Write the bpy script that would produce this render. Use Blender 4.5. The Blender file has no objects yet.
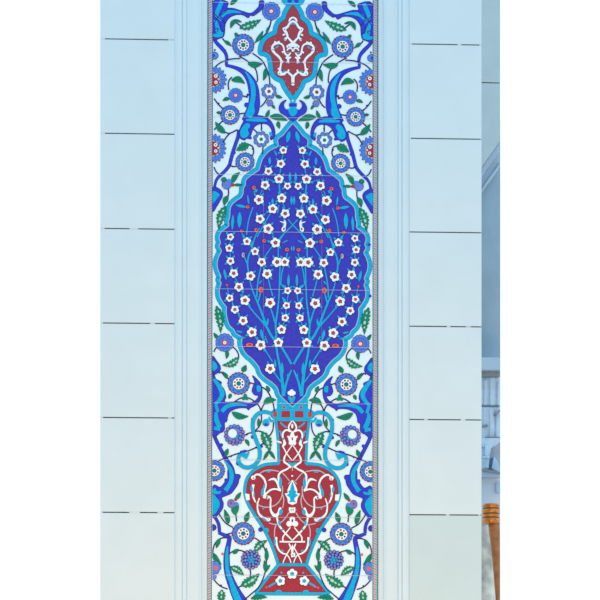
import bpy, math, random
from mathutils import Vector
from mathutils.geometry import tessellate_polygon
R = random.Random(7)
C = bpy.context.scene.collection

# ------------------------------------------------------------------ camera / survey
F, D, TH, CZ, HOR = 2600.0, 11.18, 0.055, 1.6, 800.0
fw = (math.sin(TH), math.cos(TH)); rt = (math.cos(TH), -math.sin(TH))
A = 7.5 * D / F
CX, CY = -D*fw[0] + A*rt[0], -D*fw[1] + A*rt[1]
def XZ(px, py, Y=0.0):
    """the point of the wall plane at depth Y that the survey photo shows at px,py"""
    a = (px-300)/F
    dx, dy, dz = fw[0]+rt[0]*a, fw[1]+rt[1]*a, (HOR-py)/F
    t = (Y-CY)/dy
    return CX+dx*t, CZ+dz*t
def axis(py): return XZ(293-0.75*py/600, py)[0]
PX = 0.0043
cam = bpy.data.objects.new('camera', bpy.data.cameras.new('camera'))
C.objects.link(cam); bpy.context.scene.camera = cam
cam.location = (CX, CY, CZ); cam.rotation_euler = (math.pi/2, 0, -TH)
cam.data.sensor_width = 36; cam.data.lens = 36*F/600; cam.data.shift_y = (HOR-300)/600
cam.data.clip_end = 200

# ------------------------------------------------------------------ materials
ILL = (1.61, 1.27, 1.16)
def lin(c): return tuple(((v/255+.055)/1.055)**2.4 if v > 10 else v/255/12.92 for v in c)
def alb(c): return tuple(min(.95, a/i) for a, i in zip(lin(c), ILL))
def material(name, col, rough=.5, spec=.2, var=.05, scale=120, var_col=None, metal=0, bump=0, detail=3, raw=False):
    m = bpy.data.materials.new(name); m.use_nodes = True
    nt = m.node_tree; b = nt.nodes['Principled BSDF']
    c = lin(col) if raw else alb(col)
    tc = nt.nodes.new('ShaderNodeTexCoord'); n = nt.nodes.new('ShaderNodeTexNoise')
    n.inputs['Scale'].default_value = scale; n.inputs['Detail'].default_value = detail
    nt.links.new(tc.outputs['Object'], n.inputs['Vector'])
    r = nt.nodes.new('ShaderNodeValToRGB')
    lo = tuple(max(0, v*(1-var)) for v in c) if var_col is None else (lin(var_col) if raw else alb(var_col))
    hi = tuple(min(1, v*(1+var)) for v in c)
    r.color_ramp.elements[0].position = .3; r.color_ramp.elements[0].color = (*lo, 1)
    r.color_ramp.elements[1].position = .7; r.color_ramp.elements[1].color = (*hi, 1)
    nt.links.new(n.outputs['Fac'], r.inputs['Fac']); nt.links.new(r.outputs['Color'], b.inputs['Base Color'])
    b.inputs['Roughness'].default_value = rough; b.inputs['Specular IOR Level'].default_value = spec
    b.inputs['Metallic'].default_value = metal
    if bump:
        bp = nt.nodes.new('ShaderNodeBump'); bp.inputs['Strength'].default_value = bump; bp.inputs['Distance'].default_value = .004
        nt.links.new(n.outputs['Fac'], bp.inputs['Height']); nt.links.new(bp.outputs['Normal'], b.inputs['Normal'])
    return m
M = dict(
    white=material('white_glaze', (221,244,255), .25, .1, .03, 60),
    blossom=material('blossom_white_glaze', (234,247,253), .25, .1, .02, 60),
    cobalt=material('cobalt_glaze', (60,62,190), .25, .1, .16, 90),
    royal=material('royal_blue_glaze', (52,64,205), .25, .1, .15, 90),
    turq=material('turquoise_glaze', (8,176,224), .25, .1, .12, 90),
    teal=material('teal_glaze', (28,134,156), .25, .1, .1, 90),
    petal=material('pale_blue_glaze', (84,134,228), .25, .1, .10, 120),
    lav=material('lavender_glaze', (112,130,214), .25, .1, .12, 120),
    red=material('bole_red_glaze', (162,52,68), .3, .1, .14, 110),
    brick=material('brick_red_glaze', (164,66,80), .3, .1, .16, 150),
    cell=material('bright_red_glaze', (208,62,66), .3, .1, .1, 110),
    coral=material('coral_glaze', (228,104,100), .3, .1, .1, 110),
    green=material('green_glaze', (18,134,104), .25, .1, .15, 120),
    dgreen=material('dark_green_glaze', (24,84,86), .25, .1, .1, 120),
    navy=material('navy_outline_glaze', (48,46,112), .25, .1, .1, 120),
    pale=material('pale_core_glaze', (176,214,206), .25, .1, .08, 120),
    sand=material('sand_line_glaze', (176,186,200), .3, .1, .05, 120),
    rope=material('rope_glaze', (204,200,210), .3, .1, .05, 120),
    ropered=material('rope_red_glaze', (186,140,156), .3, .1, .1, 120),
    ropeblue=material('rope_blue_glaze', (120,150,178), .3, .1, .1, 120),
    grout=material('tile_grout', (196,200,222), .8, .1, .05, 60),
    groutdark=material('tile_grout_in_blue', (112,98,190), .8, .1, .05, 60),
)
marble = material('pale_marble', (205,225,236), .55, .25, .02, 7, detail=6)
marble_grey = material('greyish_marble', (192,216,225), .55, .25, .02, 7, detail=6)
marble_trim = material('pale_marble_moulding', (207,229,242), .5, .25, .015, 7, detail=6)
mortar_dark = material('open_joint', (96,92,88), .9, .05, .2, 60)
mortar_light = material('pale_mortar', (214,224,224), .9, .05, .1, 60)

# ------------------------------------------------------------------ object helpers
def tag(o, label=None, cat=None, group=None, kind=None):
    for k, v in (('label', label), ('category', cat), ('group', group), ('kind', kind)):
        if v: o[k] = v
    return o
def link(name, me, parent=None):
    o = bpy.data.objects.new(name, me); C.objects.link(o)
    if parent is not None:
        o.parent = parent
        o.location = -Vector(parent.get('world', (0,0,0))) if parent.type == 'EMPTY' else (0,0,0)
    return o
def empty(name, loc, label, cat):
    o = bpy.data.objects.new(name, None); C.objects.link(o); o.location = loc; o.empty_display_size = .05
    return tag(o, label, cat)

# ------------------------------------------------------------------ painting on the tiles
DZ = 0.0003
NP = [0]
def cr(pts, closed=False, n=5):
    """smooth curve through the points"""
    P = [tuple(p) for p in pts]; m = len(P)
    if m < 3: return P
    out = []
    for i in range(m if closed else m-1):
        if closed: a, b, c, d = P[i-1], P[i], P[(i+1) % m], P[(i+2) % m]
        else: a, b, c, d = P[max(i-1,0)], P[i], P[i+1], P[min(i+2,m-1)]
        for k in range(n):
            t = k/n; t2 = t*t; t3 = t2*t
            out.append(tuple(.5*((2*b[j]) + (-a[j]+c[j])*t + (2*a[j]-5*b[j]+4*c[j]-d[j])*t2 + (-a[j]+3*b[j]-3*c[j]+d[j])*t3) for j in range(len(b))))
    if not closed: out.append(P[-1])
    return out
def clip(poly, k, lim, sgn):
    out = []
    for i in range(len(poly)):
        a, b = poly[i-1], poly[i]
        ia, ib = sgn*(a[k]-lim) >= 0, sgn*(b[k]-lim) >= 0
        if ia != ib:
            t = (lim-a[k])/(b[k]-a[k]); out.append((a[0]+(b[0]-a[0])*t, a[1]+(b[1]-a[1])*t))
        if ib: out.append(b)
    return out
class Paint:
    def __init__(s, lo=212.4, hi=373.7): s.faces, s.k, s.lo, s.hi = [], 0, lo, hi; NP[0] += 1; s.o = NP[0] % 7
    def lay(s, L): s.k += 1; return L*DZ+(s.k % 24)*1.1e-5+s.o*1.2e-6
    def tri(s, poly, mat, L):
        for k, lim, sg in ((0,s.lo,1),(0,s.hi,-1),(1,-40,1),(1,660,-1)):
            if len(poly) < 3: return
            poly = clip(poly, k, lim, sg)
        if len(poly) >= 3: s.faces.append((poly, mat, L))
    def fill(s, pts, mat, L, smooth=False):
        pts = cr(pts, True) if smooth else [tuple(p[:2]) for p in pts]; L = s.lay(L)
        for t in tessellate_polygon([[Vector((p[0], p[1], 0)) for p in pts]]):
            s.tri([pts[i] for i in t], mat, L)
    def stroke(s, pts, w, mat, L, smooth=True, closed=False, extra=0):
        """w: a width, or the points carry their own as a third value"""
        L = s.lay(L)
        if smooth: pts = cr(pts, closed)
        if closed: pts = pts + [pts[0], pts[1]]
        n = len(pts); q = []
        for i, p in enumerate(pts):
            a, b = pts[max(i-1,0)], pts[min(i+1,n-1)]
            dx, dy = b[0]-a[0], b[1]-a[1]; l = math.hypot(dx,dy) or 1
            h = ((p[2] if len(p) > 2 else w)+extra)/2
            q.append(((p[0]-dy/l*h, p[1]+dx/l*h), (p[0]+dy/l*h, p[1]-dx/l*h)))
        for i in range(n-1):
            s.tri([q[i][0], q[i][1], q[i+1][1]], mat, L); s.tri([q[i][0], q[i+1][1], q[i+1][0]], mat, L)
    def disc(s, x, y, r, mat, L, n=12, ry=None, rot=0):
        L = s.lay(L); ry = ry or r; c, d = math.cos(rot), math.sin(rot)
        s.tri([(x+r*math.cos(k*2*math.pi/n)*c-ry*math.sin(k*2*math.pi/n)*d, y+r*math.cos(k*2*math.pi/n)*d+ry*math.sin(k*2*math.pi/n)*c) for k in range(n)], mat, L)
    def ring(s, f, x, y, mat, L, n=60):
        s.fill([(x+f(k*2*math.pi/n)*math.cos(k*2*math.pi/n), y+f(k*2*math.pi/n)*math.sin(k*2*math.pi/n)) for k in range(n)], mat, L)
    def build(s, name, parent, mirror=False, label=None):
        vs, fs, mi, names, key = [], [], [], [], {}
        for poly, mat, L in s.faces:
            if mat not in names: names.append(mat)
            f = []
            for p in poly:
                k = (round(p[0],3), round(p[1],3), L)
                if k not in key:
                    x, z = XZ(p[0], p[1], -L)
                    if mirror: x = 2*axis_z(z)-x
                    key[k] = len(vs); vs.append((x, -L-(4e-5 if mirror else 0), z))
                if not f or f[-1] != key[k]: f.append(key[k])
            f = [v for i, v in enumerate(f) if v not in f[:i]]
            if len(f) < 3: continue
            (x0,_,z0),(x1,_,z1),(x2,_,z2) = (vs[v] for v in f[:3])
            ar = sum(vs[f[i-1]][0]*vs[f[i]][2]-vs[f[i]][0]*vs[f[i-1]][2] for i in range(len(f)))
            if abs(ar) < 1e-12: continue
            if ar < 0: f.reverse()
            fs.append(f); mi.append(names.index(mat))
        me = bpy.data.meshes.new(name); me.from_pydata(vs, [], fs)
        for nme in names: me.materials.append(M[nme])
        me.polygons.foreach_set('material_index', mi)
        me.update()
        o = link(name, me, parent)
        if label: o['label'] = label
        return o
Z0 = XZ(293, 0)[1]; Z1 = XZ(292.25, 600)[1]
def axis_z(z): return axis(0) + (axis(600)-axis(0))*(z-Z0)/(Z1-Z0)
def both(p, name, parent, label=None):
    return p.build(name, parent, False, label), p.build(name, parent, True, label)
def mir(pts):
    """the same outline continued on the other side of the axis (picture of the left half, closed)"""
    out = list(pts)
    for p in reversed(pts):
        x, z = XZ(p[0], p[1]); x = 2*axis_z(z)-x
        # back to survey coordinates
        vx, vy = x-CX, -CY
        dep = vx*fw[0]+vy*fw[1]; px = 300+F*(vx*rt[0]+vy*rt[1])/dep; py = HOR-F*(z-CZ)/dep
        out.append((px, py) + tuple(p[2:]))
    return out

TP = XZ(293, 600)
panel = empty('tile_panel', (0, 0, 0), 'tall painted tile panel with a red vase and a blue blossoming medallion between marble mouldings', 'tile panel')

# ground: white glazed tiles as one slab
def box(name, mats, boxes, parent=None, bevel=0):
    """boxes: (x0,x1,y0,y1,z0,z1,material slot)"""
    vs, fs, mi = [], [], []
    for (x0,x1,y0,y1,z0,z1,k) in boxes:
        b = len(vs)
        vs += [(x,y,z) for x in (x0,x1) for y in (y0,y1) for z in (z0,z1)]
        for f in ((0,1,3,2),(4,6,7,5),(0,4,5,1),(2,3,7,6),(0,2,6,4),(1,5,7,3)):
            fs.append([b+i for i in f]); mi.append(k)
    me = bpy.data.meshes.new(name); me.from_pydata(vs, [], fs)
    for m in mats: me.materials.append(m)
    me.polygons.foreach_set('material_index', mi); me.update()
    o = link(name, me, parent)
    if bevel:
        bv = o.modifiers.new('bevel', 'BEVEL'); bv.width = bevel; bv.segments = 2; bv.limit_method = 'ANGLE'
    return o
xl, xr = XZ(207.0, 300)[0], XZ(378.8, 300)[0]
zt, zb = XZ(293, -60)[1], XZ(293, 690)[1]
box('glazed_tiles', [M['white']], [(xl, xr, 0, .02, zb, zt, 0)], panel)

# ---- rope border
def border(mirror):
    p = Paint(200, 390)
    e0, e1 = (207.7, 206.4), (212.9, 211.6)
    def xs(y, k): t = y/600; return (e0[0]+(e0[1]-e0[0])*t) + k*((e1[0]-e0[0]))
    y0, y1 = -40, 650
    for k0, k1, mat, L in ((-.02,1.04,'rope',1),(-.02,.17,'teal',4),(.87,1.04,'teal',4)):
        p.tri([(xs(y0,k0),y0),(xs(y0,k1),y0),(xs(y1,k1),y1),(xs(y1,k0),y1)], mat, L*DZ)
    y = y0; i = 0
    while y < y1:
        a, b = xs(y,.2), xs(y,.86)
        p.tri([(a,y+1.9),(a,y+2.9),(b,y+1.0),(b,y+.1)], 'ropered' if i % 2 else 'ropeblue', 3*DZ)
        p.disc((a+b)/2, y+1.6, .42, 'ropeblue' if i % 2 else 'brick', 5, 6)
        y += 2.55; i += 1
    p.build('rope_border', panel, mirror)
border(False); border(True)

# ------------------------------------------------------------------ motif makers
def leaf(x0, y0, x1, y1, w, bend=0, serr=0, core=False, L=9, into=None):
    p = into or Paint(); n = 26 if not serr else serr*4
    dx, dy = x1-x0, y1-y0; l = math.hypot(dx,dy); ux, uy = dx/l, dy/l; nx, ny = -uy, ux
    up, dn, mid = [], [], []
    for i in range(n+1):
        t = i/n
        cx, cy = x0+dx*t+nx*bend*math.sin(math.pi*t), y0+dy*t+ny*bend*math.sin(math.pi*t)
        h = w/2*1.12*math.sin(math.pi*t**.78)**1.12+.06
        if serr: h *= .66+.56*(1-(i % 4)/3.0)
        up.append((cx+nx*h, cy+ny*h)); dn.append((cx-nx*h, cy-ny*h)); mid.append((cx,cy,h*.55))
    p.fill(up+dn[::-1], 'green', L+1)
    p.stroke(up, .55, 'dgreen', L, smooth=False, extra=.25); p.stroke(dn, .55, 'dgreen', L, smooth=False, extra=.25)
    if core:
        for k in range(max(2, serr//2+1)):
            t = .22+.56*k/max(1, serr//2)
            a = mid[int(t*n)]; p.disc(a[0], a[1], max(.5,a[2]*.85), 'pale', L+2, 8, max(.4,a[2]*.55), math.atan2(dy,dx))
    else:
        p.stroke([m[:2] for m in mid[2:-3]], .35, 'dgreen', L+2, smooth=False)
    if into is None: both(p, 'leaf', panel)
TAU = 2*math.pi
def rosette_large(x, y, r, dots=9, rot=.2):
    p = Paint(); nl = 10
    f = lambda s: (lambda t: s*(.86+.14*abs(math.cos(nl/2*(t-rot)))**.7))
    p.ring(f(r*1.0), x, y, 'navy', 9, 80); p.ring(f(r*.94), x, y, 'petal', 10, 80)
    for k in range(nl):
        t = rot+(k+.5)*TAU/nl
        p.disc(x+.93*r*math.cos(t), y+.93*r*math.sin(t), r*.105, 'red', 8, 8)
        t = rot+k*TAU/nl; a, b = math.cos(t), math.sin(t)
        p.disc(x+.72*r*a, y+.72*r*b, r*.085, 'teal', 11, 8)
        p.stroke([(x+(.6*r)*math.cos(t+d), y+(.6*r)*math.sin(t+d)) for d in (-.24,)] + [(x+.83*r*a, y+.83*r*b)] + [(x+.6*r*math.cos(t+.24), y+.6*r*math.sin(t+.24))], .38, 'royal', 11)
    p.disc(x, y, r*.56, 'navy', 12, 24); p.disc(x, y, r*.52, 'blossom', 13, 24)
    for k in range(dots):
        t = rot+k*TAU/dots; p.disc(x+.36*r*math.cos(t), y+.36*r*math.sin(t), r*.088, 'brick' if k % 3 else 'navy', 14, 8)
    p.disc(x, y, r*.21, 'dgreen', 14, 8); p.disc(x, y, r*.15, 'green', 15, 8)
    both(p, 'rosette', panel)
def rosette_plain(x, y, r, nl=14, rot=.1):
    p = Paint()
    f = lambda s: (lambda t: s*(.9+.1*abs(math.cos(nl/2*(t-rot)))**.6))
    p.ring(f(r), x, y, 'navy', 9, 84); p.ring(f(r*.94), x, y, 'petal', 10, 84)
    for k in range(nl):
        t = rot+(k+.5)*TAU/nl
        p.stroke([(x+.4*r*math.cos(t), y+.4*r*math.sin(t)), (x+.84*r*math.cos(t), y+.84*r*math.sin(t))], .4, 'royal', 11)
        t = rot+k*TAU/nl; p.disc(x+.64*r*math.cos(t), y+.64*r*math.sin(t), r*.06, 'royal', 11, 6)
    p.disc(x, y, r*.33, 'brick', 12, 14); p.disc(x, y, r*.24, 'coral', 13, 12); p.disc(x, y, r*.17, 'blossom', 14, 10); p.disc(x, y, r*.08, 'sand', 15, 6)
    both(p, 'rosette', panel)
def rosette_lobed(x, y, r, mid='brick', rot=.3):
    p = Paint()
    for k in range(8):
        t = rot+k*TAU/8; a, b = x+.7*r*math.cos(t), y+.7*r*math.sin(t)
        p.disc(a, b, r*.33, 'navy', 9, 14); p.disc(a, b, r*.27, 'lav', 10, 14)
        p.disc(x+.78*r*math.cos(t), y+.78*r*math.sin(t), r*.13, 'petal', 11, 8)
        t += TAU/16; p.disc(x+.6*r*math.cos(t), y+.6*r*math.sin(t), r*.1, 'teal', 12, 8)
    p.ring(lambda t: r*(.44+.12*abs(math.cos(3*t))), x, y, 'blossom', 12, 48)
    p.disc(x, y, r*.24, mid, 13, 8)
    both(p, 'rosette', panel)
def pompon(x, y, r, broken=False):
    p = Paint(); q = random.Random(int(x*7))
    p.disc(x, y, r*.9, 'navy' if not broken else 'lav', 9, 22)
    if broken: p.disc(x-r*.2, y-r*.15, r*.42, 'white', 12, 16)
    for rr, n in ((.86,15),(.58,10),(.3,6),(0,1)):
        for k in range(n):
            t = k*TAU/n+rr*3; a, b = x+rr*r*math.cos(t), y+rr*r*math.sin(t)
            if broken and rr < .8 and not (math.cos(t-.6) > .25 and rr > .2): continue
            s = r*.165
            p.disc(a, b, s*1.15, 'navy', 10, 9)
            p.disc(a, b, s*.85, ('petal','lav') [k % 2] if rr > .5 else ('turq','petal')[k % 2], 11, 9)
            if q.random() < .38: p.disc(a, b, s*.4, 'coral' if rr > .5 else 'teal', 13, 6)
    both(p, 'rosette', panel)
def peony(x, y, rx, ry):
    p = Paint()
    f = lambda s, n, dp: (lambda t: s*(1-dp+dp*abs(math.cos(n*t))**.6))
    def el(s, mat, L, n=0, dp=0):
        p.fill([(x+rx*s*(1-dp+dp*abs(math.cos(n*t))**.6)*math.cos(t), y+ry*s*(1-dp+dp*abs(math.cos(n*t))**.6)*math.sin(t)) for t in [k*TAU/90 for k in range(90)]], mat, L)
    el(1.04,'navy',9,9,.3); el(.99,'petal',10,9,.32)
    for k in range(18):
        t = k*TAU/18; p.stroke([(x+rx*.62*math.cos(t), y+ry*.62*math.sin(t)), (x+rx*.85*math.cos(t), y+ry*.85*math.sin(t))], .4, 'royal', 11)
    el(.56,'sand',11,6,.12); el(.5,'red',12,5,.1)
    for dx, dy, q in ((2.2,-3.6,1.9),(2.4,2.6,1.7),(5,-.4,1.0)): p.disc(x+dx, y+dy, q, 'blossom', 13, 10); p.disc(x+dx, y+dy, q*.4, 'dgreen', 14, 6)
    for k in range(10): t = k*TAU/10; p.disc(x+rx*.55*math.cos(t), y+ry*.55*math.sin(t), .8, 'green', 13, 6)
    both(p, 'peony', panel)
def blossom(x, y, r, parent, center='brick', petal='blossom', mirror=True, rot=None):
    p = Paint(); rot = R.uniform(0, TAU) if rot is None else rot; r *= .97
    for k in range(5):
        t = rot+k*TAU/5; a, b = x+.6*r*math.cos(t), y+.6*r*math.sin(t)
        p.disc(a, b, r*.47+.35, 'navy', 12, 12); p.disc(a, b, r*.46, petal, 13, 12)
    p.disc(x, y, r*.5, petal, 13, 10)
    p.ring(lambda t: r*(.32+.17*abs(math.cos(2.5*(t-rot)))), x, y, center, 14, 20)
    p.disc(x, y, r*.1, 'coral' if center == 'brick' else center, 15, 6)
    if mirror: both(p, 'blossom', parent)
    else: p.build('blossom', parent)

# ------------------------------------------------------------------ medallion
SEG = [[(292,121.2),(286.5,127.5),(281.5,133.8)],[(281.5,133.8),(277.5,136.6),(275.6,140),(276.3,145.2)],[(276.3,145.2),(270,148),(264.6,152.6),(260.8,158),(258.6,164),(257.3,168.8)],
 [(257.3,168.8),(252,172.3),(246,176.8),(243.6,180.5),(243.4,184.3)],[(243.4,184.3),(241.4,188),(241,193),(239.6,196)],[(239.6,196),(234.5,199.5),(230.3,203.5),(228.2,208.5),(227.7,216.8)],
 [(227.7,216.8),(226.4,220.8),(226.9,225)],[(226.9,225),(222.8,228),(219.4,231),(217.4,235),(217.2,239),(218.4,242.4)],[(218.4,242.4),(217.1,246.5),(219.4,251)],[(219.4,251),(216.8,256),(215.2,262),(215.7,269),(218.8,277)],
 [(218.8,277),(217.6,280),(219.1,283.3)],[(219.1,283.3),(217.3,289.3),(217.8,296.8),(221,303.2),(224.4,307.6)],[(224.4,307.6),(224.2,313),(225.4,320),(227.8,326.4),(232.2,330.8)],[(232.2,330.8),(234.4,334.8),(240,338.2)],
 [(240,338.2),(239.5,343.5),(241.6,350.5),(245.4,356),(249.8,359.6)],[(249.8,359.6),(253.2,363),(257,368)],[(257,368),(259.3,374),(264,379.2),(270.2,383.6)],[(270.2,383.6),(273.6,386.6),(275.8,389.4)],[(275.8,389.4),(277.5,395),(281.6,400),(287.2,405),(292.2,409.2)]]
rim = [SEG[0][0]]
for g_ in SEG: rim += cr(g_, False, 5)[1:]
full = mir(rim)
inner = Paint(); inner.fill(full, 'cobalt', 1)
med = inner.build('medallion', panel, label='deep blue pointed medallion filled with white blossoms')
pr = Paint()
pr.stroke(rim, 3.9, 'navy', 2, smooth=False, extra=.7); pr.stroke(rim, 3.8, 'turq', 3, smooth=False)
off = []
for i, q in enumerate(rim):
    a, b = rim[max(i-1,0)], rim[min(i+1,len(rim)-1)]; l = math.hypot(b[0]-a[0], b[1]-a[1])
    off.append((q[0]-(-(b[1]-a[1]))/l*2.15, q[1]-(b[0]-a[0])/l*2.15))
pr.stroke([o for o in off if o[0] < 293], .75, 'sand', 4, smooth=False)
both(pr, 'medallion_rim', med, 'turquoise scalloped rim')

st = Paint()
for pts in ([(280,266,1.4),(278.7,300,1.6),(275.7,324,2),(276.2,335,2),(276.5,348,2.2),(278.5,360,2.4),(281,372,3),(283,388,3.6),(283.5,396,4)],
  [(284.7,264,1.2),(282,272,1.3),(280.5,285,1.4)],
  [(269.7,306,1.2),(272,312,1.6),(275.6,324,2)],
  [(246,303,1.3),(248.7,306,1.4),(257,316,1.6),(266,326,2.4),(272.5,337.5,2.6),(282,348,2.4),(291.5,364,2.4)],
  [(291.5,370,1.6),(288,378,2.2),(285.5,386,2.6),(284,394,3)],
  [(249.5,279,1.2),(252,289,1.4),(257,301,2),(261,311,2.2),(266,325,2.6)],
  [(253,207,1.2),(248.7,220,1.3),(246.5,235,1.3)],
  [(259.5,228,1.4),(254.7,238,1.4),(251.7,248.5,1.5),(248.6,256,1.8),(247.5,264,1.9),(248.5,272,1.6)],
  [(244.5,257,1.2),(246,261,1.4),(247.7,265,1.6)],
  [(261,266,1.3),(257.7,283.5,1.4),(256.8,297,1.8)],
  [(260.7,292,1.6),(257.7,303,2)],
  [(268,278,1.2),(270,286,1.4),(272.7,296,1.4)],
  [(272.5,246,1.2),(268,252,1.2),(264,258,1.3)],
  [(278,246,1.2),(278.3,252,1.2),(278,258,1.2)],
  [(297.5,219.5,1.1),(291.5,226.3,1.4),(284,233.5,1.6),(280,239,2.6)],
  [(280.8,167,1.2),(280,173,1.3)],[(279.4,183,1.6),(279.4,188,1.7),(280.5,195,1.3)],
  [(288.4,294,1),(287,302,1)],[(286.4,309,1),(285.6,314,1)],[(284.7,321,1),(282.4,326,1)],
  [(264.5,349,1.2),(269,356,1.4),(272.5,362,1.2)],[(274.5,373,1.2),(278,378,1.3),(281,382,1.6)],
  [(265,336,1.2),(267.5,343,1.2)],[(283,203,1),(285,209,1)],[(284.2,218,1),(283,226,1)],
  [(277.5,213,1.2),(279,205,1)],[(270.6,213,1),(263,226,1.2),(257,237,1.3)],[(262,190,1),(260,195,1)],[(266.5,178,1),(266,181,1)],
  [(230.3,241,.9),(229.6,245,.9)],[(230.2,252,.9),(230.4,257,.9)],[(231.2,265,.9),(232.8,269,.9)],[(235,277.5,.9),(237.6,282.5,.9)],
  [(232,301,.9),(233.6,306,.9)],[(237,312.5,.9),(241,317,.9)],[(245.6,324,.9),(249.5,328.5,.9)],[(254.5,336,.9),(258,341,.9)],[(241.6,290.5,.9),(243.4,296,.9)],
  [(283.2,153.5,1),(281.6,160,1)],[(276,182,1),(270,180,.7)],[(253.5,191,.8),(256,196,1.6)],[(227.4,287,.9),(228.7,295,.9)],[(287.4,253,1.4),(286,259,1.4)]):
    st.stroke([(q[0],q[1],q[2]*.85) for q in pts], 1, 'turq', 8)
def drop(p, x0, y0, x1, y1, w, mat='turq', L=9):
    dx, dy = x1-x0, y1-y0; l = math.hypot(dx,dy); nx, ny = -dy/l, dx/l; n = 10; a, b = [], []
    for i in range(n+1):
        t = i/n; h = w/2*math.sin(math.pi*t)**.8
        a.append((x0+dx*t+nx*h, y0+dy*t+ny*h)); b.append((x0+dx*t-nx*h, y0+dy*t-ny*h))
    p.fill(a+b[1:-1][::-1], mat, L)
for d in ((289.6,131,286.8,142.5,4),(269.6,156.8,269.8,164.5,2.6),(233,214.5,232.2,230,2.8),(239.7,211.5,239.3,228,4.2),(235.5,205,247,207.3,2.8),
  (247.6,195,248.8,204.5,1.8),(288.6,274,288.4,287,2.6),(281.3,284,285.2,288.5,2.2),(282,297,286,302,2.2),(282,362,282.6,376,2.6),(261,329,262,338,2.8),(266.6,327,268.2,318,2.2),
  (290,172,290,182,2.6),(291.5,196,291.5,205,2.4),(253.4,241,250,247,2.2),(224,269,226.3,280,2.8),(236,331,242.5,332.2,2),(256.5,336.5,258.5,341,1.8),
  (262,332,262.8,340,2.4),(272.5,198,272.5,205,2.2),(258.6,284,262,280,1.5),(245.6,338,240.5,337,1.8),(266,352,263,348,1.5),(287.3,382,288,373,1.4),(275.8,368,274.8,359,1.8),
  (257.6,190,254,191,3.6),(241.5,233,246,239,1.6),(267,241,271,242,2.2),(274,150,277,156,1.6),(282,243,288.4,240,1.3),(291.6,246,291.6,251,1.6)):
    drop(st, *d)
BL = [(283.4,150.2,3.8),(280.8,163.7,4.3),(268.4,171.2,4.1),(279,178.9,4.7),(265.1,185,4.5),(287.5,185.9,3.6),(259,199.7,5),(281.7,198.2,4.7),(272.7,208.8,4.8),(260,218.9,4.6),
 (285.2,213.5,4.6),(268.2,228.8,5.2),(275.5,242.7,5),(230.4,236.9,3.6),(247,241.4,4.1),(229.2,248.2,3.9),(255,251.4,4),(230.5,261,4),(261.7,262,4.4),(277.2,262,5.1),(284.8,262,4.6),
 (233.7,273.3,4.5),(250.5,276,4.7),(267.1,273.8,4.9),(239,287,4.6),(229.7,298,3.8),(245,300.4,4.9),(270,302.8,5.2),(287.6,290.6,3.6),(286.5,305.5,3.7),(234.9,309.5,4.1),(285.2,317.8,3.8),
 (243.2,320.6,4.6),(252,332.2,5),(281.5,329.6,4.6),(260.7,345,5.1),(278.4,342.6,4.8),(270.2,368.6,5.1)]
for i, (x, y, r) in enumerate(BL):
    rot = R.uniform(0, TAU)
    for s, k in ((1, R.uniform(-.85,-.45)), (-1, R.uniform(.45,.85)), (1, R.choice((-2.2,2.3)))):
        t = -math.pi/2+k
        drop(st, x+r*.6*math.cos(t), y+r*.6*math.sin(t), x+(r+3)*math.cos(t+.12), y+(r+3)*math.sin(t+.12), 1.9)
    if (x, y) in ((284.8,262),): pass
    blossom(x, y, r, med, rot=rot)
both(st, 'stem', med, 'turquoise branching stems')
def bud(x, y, rx, ry, mat='coral', rot=0, tail=None):
    p = Paint(); p.disc(x, y, rx+.4, 'navy', 12, 12, ry+.4, rot); p.disc(x, y, rx, mat, 13, 12, ry, rot)
    p.disc(x+.3, y-.2, rx*.45, 'brick' if mat != 'brick' else 'coral', 14, 8, ry*.5, rot)
    if tail:
        p.stroke([(x+1,y-2,2.4),(x+1.6,y-6,2),(x+1,y-9,.8)], 1, 'blossom', 12); p.stroke([(x+1.6,y-6,1.6),(x-3.6,y-7.6,.6)], 1, 'blossom', 12)
    both(p, 'bud', med)
bud(254,187.7,2,2,'coral'); bud(247.7,206.8,1.9,1.7); bud(241.5,231,1.9,1.5); bud(256.2,229.8,1.9,2,'coral'); bud(264.2,240.8,2,2); bud(243.2,255,1.5,2.6,'sand')
bud(261,289.8,2.6,3.1); bud(287,249.6,2.1,1.9); bud(227,285,1.2,1.3); bud(249.5,344.9,3.7,2.1); bud(283.6,229,2.1,2.7,'blossom',.3,True)
p = Paint()   # the flower bud rising in the foot of the medallion
p.fill([(286.5,389),(291.8,383),(297,389),(297.5,397),(291.8,405),(286.2,397)], 'royal', 6, True)
p.fill([(288,397),(291.8,395.5),(295.4,397),(294,401),(291.8,404),(289.6,401)], 'turq', 9, True)
for a, b in ((289.6,393),(293.6,393),(291.7,391.4),(291.7,394.5)): p.disc(a, b, 2.1, 'blossom', 12, 10)
p.disc(291.7,396.8,1.4,'brick',13,8)
p.build('bud', med, label='white half-opened blossom at the foot of the medallion')

# ------------------------------------------------------------------ finial between cartouche and medallion
p = Paint()
horn = [(286.7,99.8),(283.3,100.7),(280.2,103.6),(278.6,108.3),(280.2,112.6),(283.6,115),(287.5,117.2),(292.5,119.3),(293,110.5),(289.5,109.2),(286.3,109.4),(284.2,106.6),(284.2,103.2)]
p.fill(horn, 'navy', 10, True); 
p.fill([((x-285)*.93+285, (y-109)*.93+109) for x, y in horn], 'royal', 11, True)
p.fill([(287,117),(293,116.6),(293,121.5),(288.8,119.6)], 'cobalt', 12)
p.fill([(288.5,109.5),(293,106),(293,116),(289.5,113.8)], 'turq', 12, True)
p.stroke([(289,104.9,3.4),(293,104.9,3.6)], 1, 'royal', 12)
p.stroke([(290.5,100,1),(291.6,102.5,2.4),(292.5,103.5,2.4)], 1, 'turq', 11)
fin = p.build('finial', panel, label='blue horned finial above the medallion'); p.build('finial', fin, True)

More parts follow.
